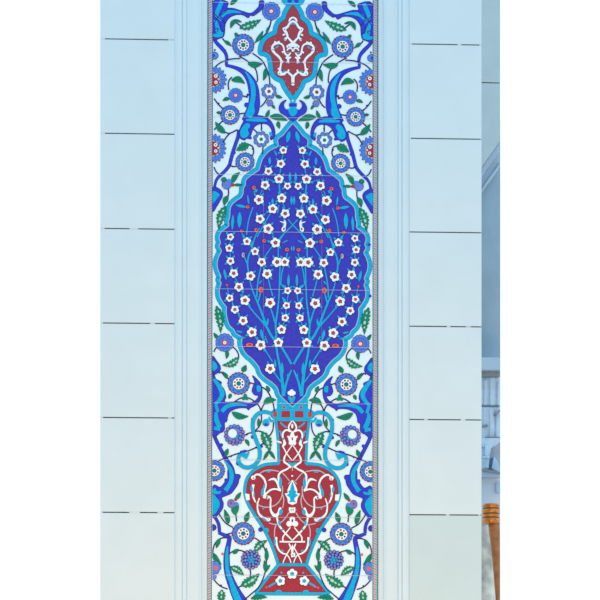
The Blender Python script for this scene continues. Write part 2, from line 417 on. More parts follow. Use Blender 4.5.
# ------------------------------------------------------------------ cartouche
CA = [(292.6,1.5),(289.6,4.6),(286,10),(284.2,13.8),(283.2,17.6),(279.4,20.4),(276.6,24.5),(275.2,28.6),(274.6,32.4),(270.6,34.4),(266.3,37),(263,40.6),(261.2,44.6),(260.2,49),(260.6,53),
 (265,54.3),(268.4,56.6),(270,62),(270.6,68),(272,74),(276,78.4),(281.4,81.2),(283.6,86),(287.4,92.4),(292.6,99.6)]
ca = cr(CA, False, 5); cf = Paint(); cf.fill(mir(ca), 'brick', 1)
cart = cf.build('cartouche', panel, label='brick red pointed cartouche with white arabesques')
p = Paint(); p.stroke(ca, 4.4, 'navy', 2, smooth=False, extra=.6); p.stroke(ca, 4.3, 'turq', 3, smooth=False)
both(p, 'cartouche_rim', cart, 'turquoise scalloped rim')
p = Paint()
p.fill([(281,-3),(293,-4),(293,4.5),(288,5),(283.5,4)], 'turq', 5, True); p.disc(289.6,.6,2.4,'royal',6,12,2.2); both(p, 'finial', cart, 'turquoise and blue finial at the tip of the cartouche')
p = Paint()
for s in ([(293.2,17.2,1),(290.4,18.8,1.6),(289,21.6,1)], [(293.2,21,1.6),(289.8,23,1.5),(287.6,26.6,1.8),(284.4,29.5,2.4),(286.6,33,1.8),(287.4,36.8,1.6),(284.6,39.4,1.8)],
   [(287.4,36.8,1.4),(290.4,40.2,1.6),(293,43,2)], [(284.4,29.5,2.2),(283,28,1.6)],
   [(272.4,50,2),(272.6,46,1.6),(276,43.4,2),(280,43.4,1.4),(283,45.6,1.2),(284.2,50,1.2),(285,53.6,1.4),(288.2,55.4,1.4),(290.6,52.6,1)],
   [(272.4,50,2),(275,53.4,1.7),(278.4,56.4,1.8),(281.2,60.6,1.5),(280.6,66,1.3),(280.2,69.6,1.4),(279,73.4,2.4),(283.6,74,2.2),(287,72,1.2),(289.8,73.8,1.6),(292.4,76.4,1.8)],
   [(292.6,76.2,2.4),(292.6,79,2),(292.6,82.6,2)], [(276.6,43.2,1.2),(274.4,41.6,1.6)], [(281.2,60.6,1.4),(283.2,62.4,1.4)], [(280.4,68.2,1.4),(277.8,69,1.2)], [(288.2,72,1.2),(288.6,69.4,1.4)], [(285.2,34,1.4),(282.8,35.2,1.3)], [(285,51,1.2),(282,52.4,1.4)],
   [(276,43.4,1.6),(279.6,41.4,1.2)], [(286.6,47,1.6),(289.4,45.6,2.8),(293,44.6,4)], [(287,50.4,1),(288.8,48.4,1.2),(291.6,48.4,1),(292.4,51.6,.8)],
   [(287.4,56.2,2.4),(288.2,60,1.6),(287.6,63,2.6)], [(285.6,57.4,1.2),(288,58,2),(291,57.2,1)], [(279,73.4,1.6),(280,70.6,1.6)], [(291.6,83.6,1.2),(293,85.4,1)]):
    s = [(q[0],q[1],q[2]*1.15+.25) for q in s]; p.stroke(s, 1, 'navy', 5, extra=.4); p.stroke(s, 1, 'blossom', 6)
for x, y, r in ((284.6,29.6,1.4),(285.2,39.4,1.3),(272.8,49,1.6),(288.4,46.8,1.5),(280,72.2,1.9),(287.6,57.2,1.5),(293,44.2,2.2),(281,61,1.2),(276.6,43,1.2)): p.disc(x, y, r, 'blossom', 6, 9)
for x, y in ((284.6,29.4),(284.8,39.4),(273,49.6),(287.6,63),(279.6,73.6),(288.8,47)): p.disc(x, y, .75, 'petal', 8, 7)
for a in ((290.2,24.6,292.8,23.2,1.8),(275.2,48.2,278.6,45.8,2),(282.2,72,286,70.6,1.4),(286,52.2,290,53,1)): drop(p, *a, 'turq', 7)
for x, y in ((275,38.6),(270,46),(268.4,51),(277,66),(275.4,72),(285.6,81),(288.4,87),(285.2,88.6),(290.4,92)): p.disc(x, y, .42, 'sand', 6, 6)
both(p, 'arabesque', cart, 'white arabesque scrolls')

# ------------------------------------------------------------------ vase
BODY = [(275.6,419),(277,430),(278.2,441),(278.9,463.6),(270,464),(262.5,465.6),(253,471),(247.2,478.5),(245.2,486),(245,494),(248.2,504),(255.4,516),(262.6,527),(268.8,538.5),(274,551),(277,560),(278.3,564.6)]
b_s = BODY[:4] + cr(BODY[3:], False, 5)[1:]
p = Paint(); p.fill(mir(b_s), 'red', 1)
vase = p.build('vase', panel, label='red bellied vase with turquoise outline and white scrolls')
p = Paint()
p.stroke(BODY[:4], 2.4, 'navy', 2, smooth=False, extra=.5); p.stroke(BODY[:4], 2.4, 'turq', 3, smooth=False)
bl = cr(BODY[3:], False, 5); p.stroke(bl, 2.8, 'navy', 2, smooth=False, extra=.6); p.stroke(bl, 2.7, 'turq', 3, smooth=False)
p.fill([(245,493.4),(249.4,494.2),(249.8,500),(246.2,500.2)], 'blossom', 5)
p.disc(266.6,530.4,2.3,'turq',4,9,2.6)
both(p, 'vase_outline', vase, 'turquoise outline')
# neck rim
p = Paint()
p.fill([(270.4,413.6),(272,410.6),(275,409.2),(279,408.6),(279,419.8),(274,419.2),(271,417)], 'turq', 4, True)
p.fill([(279,404),(284,402.6),(292.6,410),(292.6,419),(279,419)], 'turq', 4)
p.stroke([(278.4,396.6,2),(278.6,403,3.4),(278.6,420,3.4)], 3.4, 'turq', 5)
p.stroke([(274.6,419.4),(292.6,419.8)], 2.8, 'turq', 5, False)
both(p, 'vase_rim', vase, 'turquoise banded rim with red cells')
rimo = bpy.data.objects['vase_rim']; rimm = bpy.data.objects['vase_rim.001']
for q_ in ([(272.6,413.4),(274.4,411.7),(276.8,411.7),(276.8,416.8),(274,416.6)],[(281.6,410.9),(290,410.9),(290.2,417.4),(281.2,417.4)],[(282.4,408.3),(283,404.8),(286.8,408.4)]):
    p = Paint(); p.fill(q_, 'cell' if len(q_) != 4 else 'red', 7, len(q_) == 5)
    if len(q_) == 4: p.stroke([(281.6,410.8),(290,410.8)], .5, 'lav', 8, smooth=False)
    p.build('red_cell', rimo); p.build('red_cell', rimm, True)
# handles
hs = [(273,414.8,3.2),(269,412.8,3.4),(264.5,412,3.6),(258.6,413.6,3.8),(254.4,418,3.8),(252.8,424,3.8),(253.4,432,3.8),(256.2,440.5,3.8),(259.4,449,3.8),(259.4,458,3.8),(255.2,464.6,3.8),(248.6,467.6,3.8),
 (242.2,466.2,3.8),(238.6,461.4,3.8),(239,456.4,3.4),(242,453.6,2.4)]
hs = [(q[0],q[1],q[2]*.88) for q in hs]
p = Paint(); p.stroke(hs, 3.8, 'navy', 11, extra=.6); p.stroke(hs, 3.8, 'turq', 12)
p.fill([(239.6,455),(242.6,452.4),(246.4,453.4),(249.6,451.6),(248.6,455.6),(246.4,459),(243,457.4)], 'turq', 12, True)
p.stroke([(240,453.6,1),(243.5,451.2,2.2),(248,451,1)], 1, 'royal', 13)
p.stroke([(269,417,2),(270.6,420.6,2.4),(274,421,2.6)], 2.4, 'turq', 12)
p.disc(266,423.2,3.6,'navy',11,14,3.2); p.disc(266,422.9,3.3,'turq',12,14,2.8); p.disc(266,424.3,2,'royal',13,10,1.2)
p.stroke([(262.6,422,.8),(265,419.8,1.2),(269,419.6,1)], 1, 'turq', 12)
both(p, 'handle', vase, 'turquoise scrolled handle')
# arabesque scrolls on the body and neck
p = Paint()
W = [  # white tapering scrolls (left half)
 [(292.3,420.8,.8),(289.6,424.4,1.3),(288.6,428,1.3),(290.4,431,1.2),(292.2,432,1)],
 [(290.4,431.6,1.2),(286.6,430,1.5),(283.6,432,1.5),(282.6,436,1.5),(284,440.4,1.7),(284.6,443.6,2.6),(282.6,446,1.4)],
 [(282.6,446,1.2),(284.6,449.6,1),(286.6,453.4,1),(292.2,460.6,.8)], [(292.2,445,.8),(286.4,453.6,1),(284.2,458.4,1.6),(284.4,462,1.6),(287.6,464.2,1.6),(291,467.6,2)],
 [(292.3,432,2.4),(292.3,438,2.2),(289.6,442.8,1.6),(291,445,1)], [(289.8,438.6,1.6),(287.6,436,1.4)], [(276.6,441,.8),(279.4,442,1.5),(281.6,443,1)],
 [(289.4,467.4,1),(286,469.6,1.5),(281,472,1.5),(278.6,475.6,1.7),(278.8,481,1.6),(279.4,486.6,1.8),(280,490.6,2.4)],
 [(268.4,480.6,.6),(271.4,479.2,1.5),(275,479.4,2.2),(277.4,483.4,1.4),(278.6,489,1)],
 [(281,490.8,1.4),(275.6,489,1.4),(270.6,490,1.5),(266.4,493.4,1.6),(263.6,496.6,2.4)],
 [(253.8,476.6,1),(256.6,474.4,1.5),(260.8,475.6,1.8),(264.6,480,1.7),(265.8,486,1.5),(264.6,490.4,1.3),(265,495,1.8),(267.4,498.2,2.4),(267.2,495.6,1.4)],
 [(253.4,484.4,2.4),(252.6,490,1.8),(253.4,497,1.6),(255.4,502,1.1)],
 [(268.4,496,1.2),(270.6,498.6,1.3),(270.4,505,1.4),(271,511,1.8),(274.4,515.4,2.8),(278,514,2.4),(280,509,2.2),(280.6,507.4,1)],
 [(259.4,498,1),(257.4,505,1.2),(258.6,513,1.6),(263,517.6,2),(268.4,519.8,2.8),(269.6,518,1.6)],
 [(277.2,513.6,1.8),(277.2,519,1.6),(279.6,526,1.7),(284.4,532.2,1.5),(290.4,538.4,1.1),(292.2,540.6,1)],
 [(290.4,527.4,.9),(286.4,532.4,1),(283,537,1.2),(283,541.4,1.2)], [(279.6,541.6,1.3),(286,541.8,1.3),(292.3,541.8,1.3)],
 [(276.2,537,2),(276.4,543,1.8),(278.6,549.6,1.5),(283,553.4,1.3),(286.6,554,1)], [(290.8,547.6,.9),(287,554,1),(284,560,.9),(283,563,.8)], [(286.6,554,.9),(289.6,558.6,.9),(291,563,.8)],
 [(289,543.4,1),(290.4,546.6,1.4),(292.3,549,2)]]
T = [  # thin tendrils
 [(259,474,.8),(264,471,.9),(270,470,.9),(279,471.4,.9)], [(282,472.4,.8),(286,476.6,.8),(289.4,481,.7)], [(292,480,.6),(288,484,.7)],
 [(255.4,502,.9),(260,505.8,.9),(268,507.2,.9),(276,504.6,.9),(281,498.4,.9),(282.6,491,.9),(282.4,486,.8)], [(282.4,494,.8),(283.8,500,.9),(282.6,508,.8)],
 [(269,523,.8),(276,524.4,.9),(282,521.6,.9),(286.4,516.6,.9),(288.8,512.6,.8)], [(276,525,.8),(274.6,530,.9),(274.6,537,.8)], [(291,513,.7),(288.6,509,.7)]]
for s in W: s = [(q[0],q[1],q[2]*1.14+.1) for q in s]; p.stroke(s, 1, 'navy', 6, extra=.3); p.stroke(s, 1, 'blossom', 7)
for s in T: p.stroke(s, .9, 'sand', 5, extra=.2)
p.disc(253.3,477.6,2.3,'blossom',6,10); p.disc(253.6,478.4,.8,'brick',7,6); p.disc(264.4,497,1.6,'blossom',6,8); p.disc(266.6,498.6,.6,'brick',8,6)
for a in ((280.4,476.4,280.2,489,2.6),(263.6,487,261.4,496.6,2.4),(251.4,485.4,252,492.6,2),(265,483,263.6,490,1.6),(281.6,508.6,280,515.4,3),(262,517.8,267.4,521.4,1.8),(278.6,519.6,280,526.4,2),
   (274.8,537.4,275,546,1.8),(266,471.6,271.4,471.4,1.4),(281,530,283.6,529,1.8),(254.4,492,253.8,497,1.4),(282.6,441,284,437,1.6),(262.6,507.6,264,509.6,1.2),(281,549.6,284,551.4,1.4)): drop(p, *a[:4], a[4]*1.2, 'turq', 8)
p.stroke([(280.4,422.4,1.4),(283,425,1.6),(286.6,427.6,1.4)], 1, 'turq', 5); p.stroke([(278.8,431,1),(281,432.4,2),(281,436,1)], 1, 'turq', 5)
both(p, 'arabesque', vase, 'white arabesque scrolls with turquoise accents')
p = Paint()
p.fill(mir([(292.2,480),(289.4,485),(287.4,490),(287.8,493),(284.6,493.6),(287.2,498),(288,503),(292.2,505)]), 'blossom', 8)
p.fill(mir([(292.2,482),(290.6,487),(290,490.4),(288.2,491.2),(289.2,493.6),(286.4,495),(289.6,497.4),(290.6,499.6),(288.8,502.4),(292.2,502)]), 'turq', 9)
p.disc(292.2,488.4,.9,'lav',10,8); p.fill([(290.4,504.8),(294,504.8),(293.6,507.6),(290.8,507.6)],'brick',10)
p.fill([(288.8,507.4),(295.4,507.4),(295,512.6),(289.6,513.2)], 'blossom', 8)
for x in (291.2,293.2): p.disc(x,509.8,.8,'teal',9,6)
p.build('palmette', vase, label='white and turquoise palmette')
p = Paint()
for x, y in ((289.2,523.8),(295.4,523.8),(292.3,519.4),(292.3,522.6)): p.disc(x,y,2.9,'blossom',8,12)
p.disc(292.3,520.6,.9,'navy',10,8,1.6)
p.build('trefoil', vase, label='white trefoil')
p = Paint(); p.fill([(290.8,553.4),(295.2,552.6),(295.4,556.6),(291.2,557.4)], 'blossom', 8); p.disc(293,555,.8,'petal',9,6)
p.fill([(291,549),(292.3,544),(293.6,549),(293.2,553.4),(291.4,553.4)], 'blossom', 9); p.build('white_chip', vase)
p = Paint(); p.fill(mir([(292.2,463.2),(288.2,461.6),(290.2,465.4),(292.2,466)]), 'turq', 9); p.fill(mir([(289,465.6),(292.2,465),(292.2,470.8)]), 'blossom', 8); p.build('pendant', vase)
p = Paint(); p.disc(292.2,475.8,1,'blossom',8,8); p.build('white_dot', vase)
p = Paint(); p.fill([(289.6,436.4),(287.4,435.8),(288.2,439),(289.6,443.4),(292.3,445),(295,443.4),(296.4,439),(297.2,435.8),(295,436.4),(293.6,433),(292.3,431),(291,433)], 'blossom', 9); p.disc(292.3,438.8,.8,'brick',10,8,1.7); p.build('tulip', vase, label='small white tulip on the neck')
p = Paint(); p.disc(292.3,426,1.2,'blossom',8,8,2.4); p.build('white_dot', vase)
# foot
FT = [(278.6,564.6),(272.4,572),(264,582.2),(255.6,593.2)]
p = Paint(); p.fill(mir(FT), 'red', 1)
foot = p.build('foot', vase, label='flaring red foot with white blossoms')
p = Paint(); p.stroke(FT, 2.9, 'navy', 4, smooth=False, extra=.5); p.stroke(FT, 2.8, 'turq', 5, smooth=False)
bt = mir([(254.6,593.6)]); p.stroke([bt[0],(292.2,593.8)], 3, 'navy', 4, False, extra=.5); p.stroke([bt[0],(292.2,593.8)], 3, 'turq', 5, False)
p.stroke([(278,564.6),(292.2,564.8)], 3, 'navy', 4, False, extra=.5); p.stroke([(278,564.6),(292.2,564.8)], 2.9, 'turq', 5, False)
p.disc(278.7,592,3,'turq',5,12,2.2)
p.disc(266.4,587.4,1.1,'coral',6,8)
p.stroke([(268.4,587,1.6),(272,584.6,1.8),(276,582.6,1.8)], 1, 'turq', 6); p.disc(281.4,572.6,1,'turq',6,8)
both(p, 'foot_outline', foot, 'turquoise outline')
blossom(280.4,580.8,4.9,foot,'turq'); blossom(292.2,573.9,5.2,foot,'turq',mirror=False,rot=-math.pi/2)

# ------------------------------------------------------------------ vines
vn = Paint()
for v in ([(271.2,20),(269,28.5),(264.5,35.2),(254.7,42.7)],[(244,28.5),(238,24),(233.7,21)],[(252.5,53.2),(261.5,60),(266,67.5),(269.3,77),(269.8,84)],[(239,56),(248,61.5),(255.5,69),(257.5,78),(257,82)],
 [(214.5,67.5),(220,63),(227,60),(233,58.8),(240.5,58.5)],[(222.5,38.5),(226,42.5),(231.5,46)],[(228.8,90),(228.2,84),(229.4,80),(232,77)],[(242,95.5),(246,96.5),(249.5,94)],[(214.2,98.5),(218,104),(223.2,109)],
 [(239,114),(245,113.2)],[(214.2,130),(218.6,124.6),(224.5,119.5)],[(224.7,132.2),(230,133.2),(237.5,129.6)],[(230,133.2),(226,137.6),(223,143)],[(260.5,107),(264,103.5),(267,98.5)],[(261.5,123.5),(261.4,131)],
 [(253.5,129),(257,132.5)],[(248.7,144.5),(252.6,146.6),(253.6,152),(252.4,156)],[(263,147),(262.4,154)],[(229.4,164.6),(233,166.6),(237,166)],[(228.2,188),(228.6,193),(227.7,198)],[(214,167),(216,171.5),(218.9,174.2)],
 [(213.8,352),(215.4,348.8),(217.6,346.6)],[(232.6,346.6),(236.6,350.6),(238.6,355),(238.4,359)],[(221,371.7),(224.6,376),(228.8,379)],[(249,382.4),(254,384)],[(260.4,386.6),(266,389.7),(270.5,396.5),(273.3,404),(274.4,412)],
 [(234,402.2),(239.6,398.6),(245,397.4),(250,398.6),(255,402),(259,406),(261,411)],[(265,403),(262,408),(261.3,414),(261.5,420),(259.6,425.8),(255.5,431),(259,431),(262.4,432.2)],[(245,435),(249,433.2),(254,432.6)],
 [(219,460.6),(228,457),(237.5,453.7),(249,450.6),(259,446),(266,441.6)],[(273.6,422),(272.8,430),(270,435.4)],[(235.8,513),(236.6,521.5)],[(218.7,513),(221.6,518),(226.2,523.5),(233,527.4)],
 [(226,534.6),(232,533)],[(228.5,537.6),(221,538.4),(215,543.6),(212.7,552),(213.2,558)],[(254.4,537.7),(261.5,543),(265.6,552),(266.4,562),(264.5,574.5),(259.2,586.5),(252,593.4),(244,600)],
 [(228.6,554.4),(233,551.4),(240,550.4),(247,553)],[(250.2,569),(250.6,574),(250,578)],[(237.6,588),(242,585.4),(246,583)],[(213.4,579),(217.4,583.6),(222,587),(227.7,589)],[(223,455.6),(226,451)]):
    vn.stroke(v, 1.3, 'navy', 7)
for x, y in ((269.6,26),(214.8,50),(218.6,103.4),(247,97),(252.6,148.8),(261.6,128),(247.5,94.6),(231,456.4),(241,451.6),(247,434.6),(221,585.4),(256,447.6)): vn.disc(x, y, 1.0, 'navy', 7, 7)
both(vn, 'vine', panel, 'thin navy vine stems')

# ------------------------------------------------------------------ saz leaves and ribbons
def scroll(outline, cores=(), accents=(), nubs=(), strokes=(), lines=()):
    p = Paint()
    for o in outline:
        q = cr(o, True, 4); p.fill(q, 'royal', 5); p.stroke(q, .6, 'navy', 6, smooth=False, closed=True)
    for s in strokes: p.stroke(s, 1, 'navy', 4, extra=.5); p.stroke(s, 1, 'royal', 5)
    for c in cores: c = [(q[0],q[1],q[2]*1.25) for q in c]; p.stroke(c, 1, 'royal', 6, extra=.5); p.stroke(c, 1, 'turq', 7)
    for a in accents: p.fill(a, 'turq', 7, True)
    for c in lines: p.stroke(c, .8, 'navy', 9)
    for x, y, r in nubs: p.disc(x, y, r+.2, 'navy', 4, 9); p.disc(x, y, r, 'royal', 6, 9)
    return both(p, 'scroll_leaf', panel, 'cobalt scrolling leaf with turquoise core')
scroll([[(213,1.6),(227.6,1.8),(227.4,7.6),(233.4,8.3),(241.8,11),(250.5,13.2),(256,9.6),(258.8,6),(259.6,1),(263.8,1),(263.4,6),(260.6,10.6),(255.5,14.6),(252.8,16),(250.4,15.4),(248,17.8),(243.5,15.2),(238,14.6),(233,15.8),(228.6,18.6),(225.4,24),(224.8,31),(223.6,36.4),(220,38.2),(213,37)]],
  [[(222,1,3),(219.4,7,3.4),(216.6,14.4,3),(219,18,2),(221.6,20.4,2)],[(221.4,16.6,2.4),(226,12.6,3),(233,11.6,2.2),(241,12.6,.8)],[(215,20,2),(217.2,26,3),(218.6,31.6,4),(222,34.4,2)]],
  [[(213.4,34),(218,33.6),(222.6,32),(222.4,36),(218,37.4),(213.4,36.4)]],
  lines=[[(213.4,12),(217.7,17),(223,20.8),(225.4,24)],[(214,24),(217.7,17),(222,14.4),(228,9)],[(220.4,24),(220.8,30),(223.6,31)],[(215,29),(218,28.6),(217.4,32)]])
scroll([],[[(245,71.4,.6),(249.4,77.4,2.2),(252.6,85,3.6),(253.4,95,3.6),(251.6,105,4),(251,111,6),(248,117,5)]],[],[(224.6,50.6,1.4),(246.6,105,2.4)],
  [[(213.6,38,3.2),(216.4,42.6,3.2),(221.6,48,3.6),(225.4,53,3),(226.8,58,2.8),(226.4,62,2.6),(226.4,65.4,2.6)],[(225.6,65.2,2.4),(234.5,67.4,3.2),(243.5,72,5),(250,79.4,8),(253.2,88,10),(254.4,98,10.6),(253.6,107,12),(250.6,114.6,12),(245,122,8)]])
scroll([[(247,117.6),(254,115.6),(262,116),(268.6,118.8),(273,124.4),(275,131.4),(274.6,136.6),(271.6,139.8),(270,138),(272,133.6),(271,128.6),(267.4,124.6),(262,123.6),(257.4,124.8),(253.6,128),(251.6,133),(250,137.6),(248.6,138.8),(246.4,138.4),(244.4,140.2),(240.6,138.6),(238.6,134.6),(239.4,130),(242.6,123)]],
  [[(246,120,1.4),(254,119.8,2.6),(262,120,2.6),(267,121,1)],[(270.4,132,2),(271.4,136,1.6)]],[[(240.4,131),(244,125),(248,123),(250,126),(247.6,130),(249,134),(245,138),(241,136.4)]],[(250.4,138,1.3)])
scroll([],[],[],[(234.4,152.8,1.3),(231.6,158.4,.9)],[[(239.4,130,4),(238,137,3.4),(235.6,144,3.2),(233,152,3.4),(230.8,160,3.2),(229,166,3.2),(224,172,3),(218.6,177,2.7),(215.8,181.6,2.4),(214.2,189,2.2)]])
scroll([[(212.6,188),(218.4,188.4),(222.2,192),(222.4,196.4),(220,201),(217,206),(212.6,211)]],[],[[(212.8,191.6),(217.4,192.6),(219.4,195),(217,198.6),(214.4,202),(212.8,203)]])
scroll([[(212.6,356.6),(216.8,361),(220,365.4),(220.4,370),(217.6,373),(212.6,373.6)]],[],[[(212.8,361),(216.4,364),(217.2,367.6),(215,370),(212.8,370)]],[(219.6,372.4,1)])
scroll([[(212.2,375),(216,379.2),(219.6,381),(221.6,382.6),(221,385),(224.4,390),(226,397),(225.2,402),(239,401.6),(249,403),(254.8,401),(257.6,398),(258.2,395.6),(254.6,395),(252,391),(253,386.4),(254.6,381.6),(252.4,375.6),(257,379),(260.8,384),(262.2,390),(261.6,397),(258.4,403),(253.6,406.4),(250.4,408),(248.4,410),(246.4,408.2),(240,408),(234.4,409.4),(229.4,412.6),(227.4,418),(226.8,421.4),(224.6,423),(224.4,430),(220,433),(212.2,433)]],
  [[(213.6,379,2),(219.6,387,3.6),(222.2,394,3.6),(219,400.6,3),(216,404,2.4),(218,412,2.4)],[(222,411.6,3),(227,406.4,3),(236,404.6,2.2),(247,405.4,.8)],[(216,412,2),(216.6,420,3.6),(220,427.4,3.4)],[(214,428,2.6),(220,429,3)]],[[(257,385.4),(260.6,386.6),(260.6,391),(257.2,391.4)]],[(226.4,419.4,1.3)])
scroll([[(227.8,470),(231.2,472),(234,474),(239.4,474.6),(240.4,477),(239,479.6),(238,484),(234.4,489.6),(231,493.6),(226,495.8),(221.8,498),(223.4,503),(222.8,508),(219,513.6),(212.6,517),(212.6,486.6),(220,487.2),(224.4,482.6),(225.8,479.2),(227.6,479)]],
  [[(225,461,1),(229.4,467.4,2.6),(231.6,473.6,3.4),(231,481,3.2),(228,487,3.2),(225.4,490.4,4)]],[[(213,489.4),(215.4,488),(217,491.4),(220.8,490.8),(220.4,493.2),(216,494),(213,493)],[(212.8,495),(216,497),(219.4,502),(218.6,508),(212.8,514.4)]],[(221.4,445,1.6),(226,480,1.6)],
  [[(213,432,3),(215.4,438.6,3.4),(219,446,3.4),(223.2,454,3.6),(227.6,462,4.6),(231,469,6),(232,476,7)]])
scroll([],[[(227.6,546,.8),(226.8,555,2.6),(227,566,2.8),(228.4,574,3.2),(231.6,583,3.4),(234.6,592,5),(239,602,5)]],[],[],
  [[(215,517,2.8),(218.4,523.6,3),(219.4,530,3),(219,532.6,2.6)],[(218.4,532.6,2.8),(224,535,3.4),(229,537.4,4.2),(229,542,4.4),(227.4,550,5),(226.6,558,5.8),(227,567,6.4),(229,576,7.4),(232.4,585,8.6),(236.6,594,10.6),(242,604,13)]])
for x, y, r in ((253,419.6,2),(252.6,437,1.8),(238.2,463.4,2.2),(261.6,446.4,1.5),(260.6,529.6,2.4),(213.2,527.5,3.4)):
    p = Paint(); p.disc(x, y, r, 'navy', 10, 9); p.disc(x, y, r*.75, 'royal', 11, 9); both(p, 'vine_knob', panel)
for x, y, r in ((369.2,244.6,1.7),(370,296,1.6)):
    p = Paint(); p.disc(x, y, r, 'royal', 11, 9); p.build('vine_knob', panel)
p = Paint(); p.disc(222.6,554,1.5,'coral',10,6); both(p, 'vine_knob', panel, 'small red knob')
# ------------------------------------------------------------------ flowers
rosette_large(243.2,45,11.2); rosette_large(230,115,9.8,9,.5); rosette_large(245,162,9.6,9,.1); rosette_large(238.7,383.5,11.3,8,.35); rosette_large(243.3,533.6,11.6,8,.15); rosette_large(214.4,470.6,10.6,8,.4)
rosette_plain(271.2,11.2,9.3); rosette_plain(235.7,95.3,7.4,12); rosette_plain(224.7,342.6,9.4,14,.2)
rosette_lobed(269,91.4,7.8); rosette_lobed(261.2,139.2,8,'green')
pompon(234.6,435,10.4,True); pompon(250.8,559.6,9.8)
peony(213.6,79.6,13,13.5); peony(213.4,148.4,12.6,14.4)
p = Paint(); p.ring(lambda t: 3.6*(.85+.15*abs(math.cos(3*t))), 269.8,103,'navy',9,36); p.ring(lambda t: 3.1*(.85+.15*abs(math.cos(3*t))), 269.8,103,'lav',10,36); p.disc(269.4,103.4,1.2,'petal',11,8); p.disc(270,104,.6,'brick',12,6); both(p,'flower_bud',panel)
p = Paint(); p.disc(214,55.6,4.6,'navy',9,12,4); p.disc(214,55.6,4,'petal',10,12,3.4); p.disc(213.4,55.6,1.6,'royal',11,8); both(p,'flower_bud',panel)
p = Paint(); p.ring(lambda t: 7*(.85+.15*abs(math.cos(3*t))), 214.4,567.5,'navy',9,48); p.ring(lambda t: 6.4*(.85+.15*abs(math.cos(3*t))), 214.4,567.5,'petal',10,48); p.disc(215.6,568,2.2,'coral',11,10); p.disc(213.6,577,3.2,'lav',9,9); both(p,'flower_bud',panel)
p = Paint()   # side-view carnation
p.disc(226.6,184.6,5,'navy',9,16,4.8); p.disc(226.6,184.6,4.5,'petal',10,16,4.3); p.disc(229,181.6,2.6,'petal',11,10); p.disc(224.6,186.6,2,'lav',11,10); p.disc(226.2,183.4,1.4,'lav',12,8,2.2)
p.disc(223.8,179.6,2.9,'dgreen',12,12,2.5); p.disc(223.8,179.4,2.3,'green',13,12,2); p.disc(232.6,184.9,2.1,'brick',12,10,1.7); both(p,'carnation',panel)
p = Paint()
p.disc(231,503.6,3.8,'navy',9,14,4.4); p.disc(231,503.6,3.3,'lav',10,14,3.9); p.disc(231,503,1.1,'brick',11,8,1.8); p.disc(236.4,505,2.6,'petal',10,12,2.9); p.disc(233.6,505.6,1.6,'lav',11,8,2.4)
p.fill([(231.4,508.6),(238.6,505.4),(238.4,511),(235.4,515),(232.4,513)], 'green', 12, True); p.disc(235.6,499.6,1.7,'red',12,8,1.5); both(p,'carnation',panel)

LEAVES = ((239.7,28.2,261,19.6,6.4,1.2,6,True),(236,19.6,230.6,28,3.4,1),(235,20,241.5,22,1.6,0),(255.8,42,263,31,3,.6),(248,63.6,262.6,63.6,4.8,1.2),(265.6,68.6,263.4,80.4,3.4,-.8),(231.6,80,244.8,83.6,5,-2.4),
  (230.6,4.6,238,-1,3,-.6),(225,41,231,45.5,2.6,0),(235,33,238,37,2.4,0),(266.6,33,268.4,27,1.6,0),
  (229.4,98.6,222.8,100.6,2.6,.6),(221,113,216.6,112.4,2,0),(225,133,215.4,122,4.8,-.8),(249,144.4,236.4,150.6,6.6,.6,5),(275.6,95.4,282.2,97.6,2.4,.4),(265.8,117.2,269.2,109.8,2.6,.4),(270,116.4,287.4,120.6,5,-1.2),(278,121.6,279.6,128.4,3,.4),(272,105,275,108.6,1.8,0),
  (232,182.8,239.8,172.4,4,-1.2),(234.4,185,242.4,184.8,1.9,0),(227.6,196,224,205.4,4.2,.6),(225.6,206,218.6,229.4,6.6,1.6,7,True),
  (216.4,306,220.6,333,6.8,-1.6,7,True),(218,339,213.8,333,2.6,0),(226.8,350.6,226.4,358.6,2.8,-.6),(238.8,357.4,222.4,365.2,5.6,-2.8,6,True),(242.2,371.6,246,365.2,4,.4),(227.6,378.6,222.8,371.8,2.8,.2),(231,394,228.8,398.6,2.6,0),(263.6,403.2,276,400,5,-1.6),(269.4,391.4,266.4,385.8,2.8,0),
  (232,412.4,248.4,416.4,5,2),(258.8,427,258.4,418.4,2.6,.3),(262,431.6,270,452,7.6,-1.4,7,True),(268.8,451,263.4,460,2.4,0),(269.6,451,275,459,2.4,0),(225.6,455.6,228.2,448.8,3.2,-.3),(245.4,439.6,249,446,2.6,-.4),
  (235.4,499.4,240.8,492.4,3,.3),(228.6,523.6,224.4,509.6,4,.4),(245.6,522,249,511.8,4,-.4),(219.8,538.8,216.4,548,3.4,.4),(212.8,553,221.4,564.6,4,1),(254.6,551.6,267.2,540.4,5.6,-1.6,6,True),(266.4,561,266.2,548,3,.4),(266.2,572,264.4,560.6,3.6,.2),(265.6,571,270,565,1.8,0),
  (230.6,566.8,243.8,575.4,5.6,-1.2,6,True),(241,586,259.4,573.6,8,1.6,7,True),(233,553.4,238.6,549.2,3.2,0),(222,590,221.4,604,6.2,.4,5,True),(251,598.6,267,597.4,4.4,-1,5))
LEAVES = sorted(LEAVES, key=lambda a: -math.hypot(a[2]-a[0],a[3]-a[1])*a[4])
for a in LEAVES[:49]: leaf(*a)
p = Paint()
for a in LEAVES[49:]: leaf(*a, into=p)
for o in both(p, 'leaf', panel, 'small green leaflets'): o['kind'] = 'stuff'
p = Paint()
for t in (0,1,2): p.disc(245.2+1.9*math.cos(t*TAU/3-1.57), 397.4+1.9*math.sin(t*TAU/3-1.57), 1.9, 'green', 11, 9)
both(p, 'trefoil_leaf', panel)

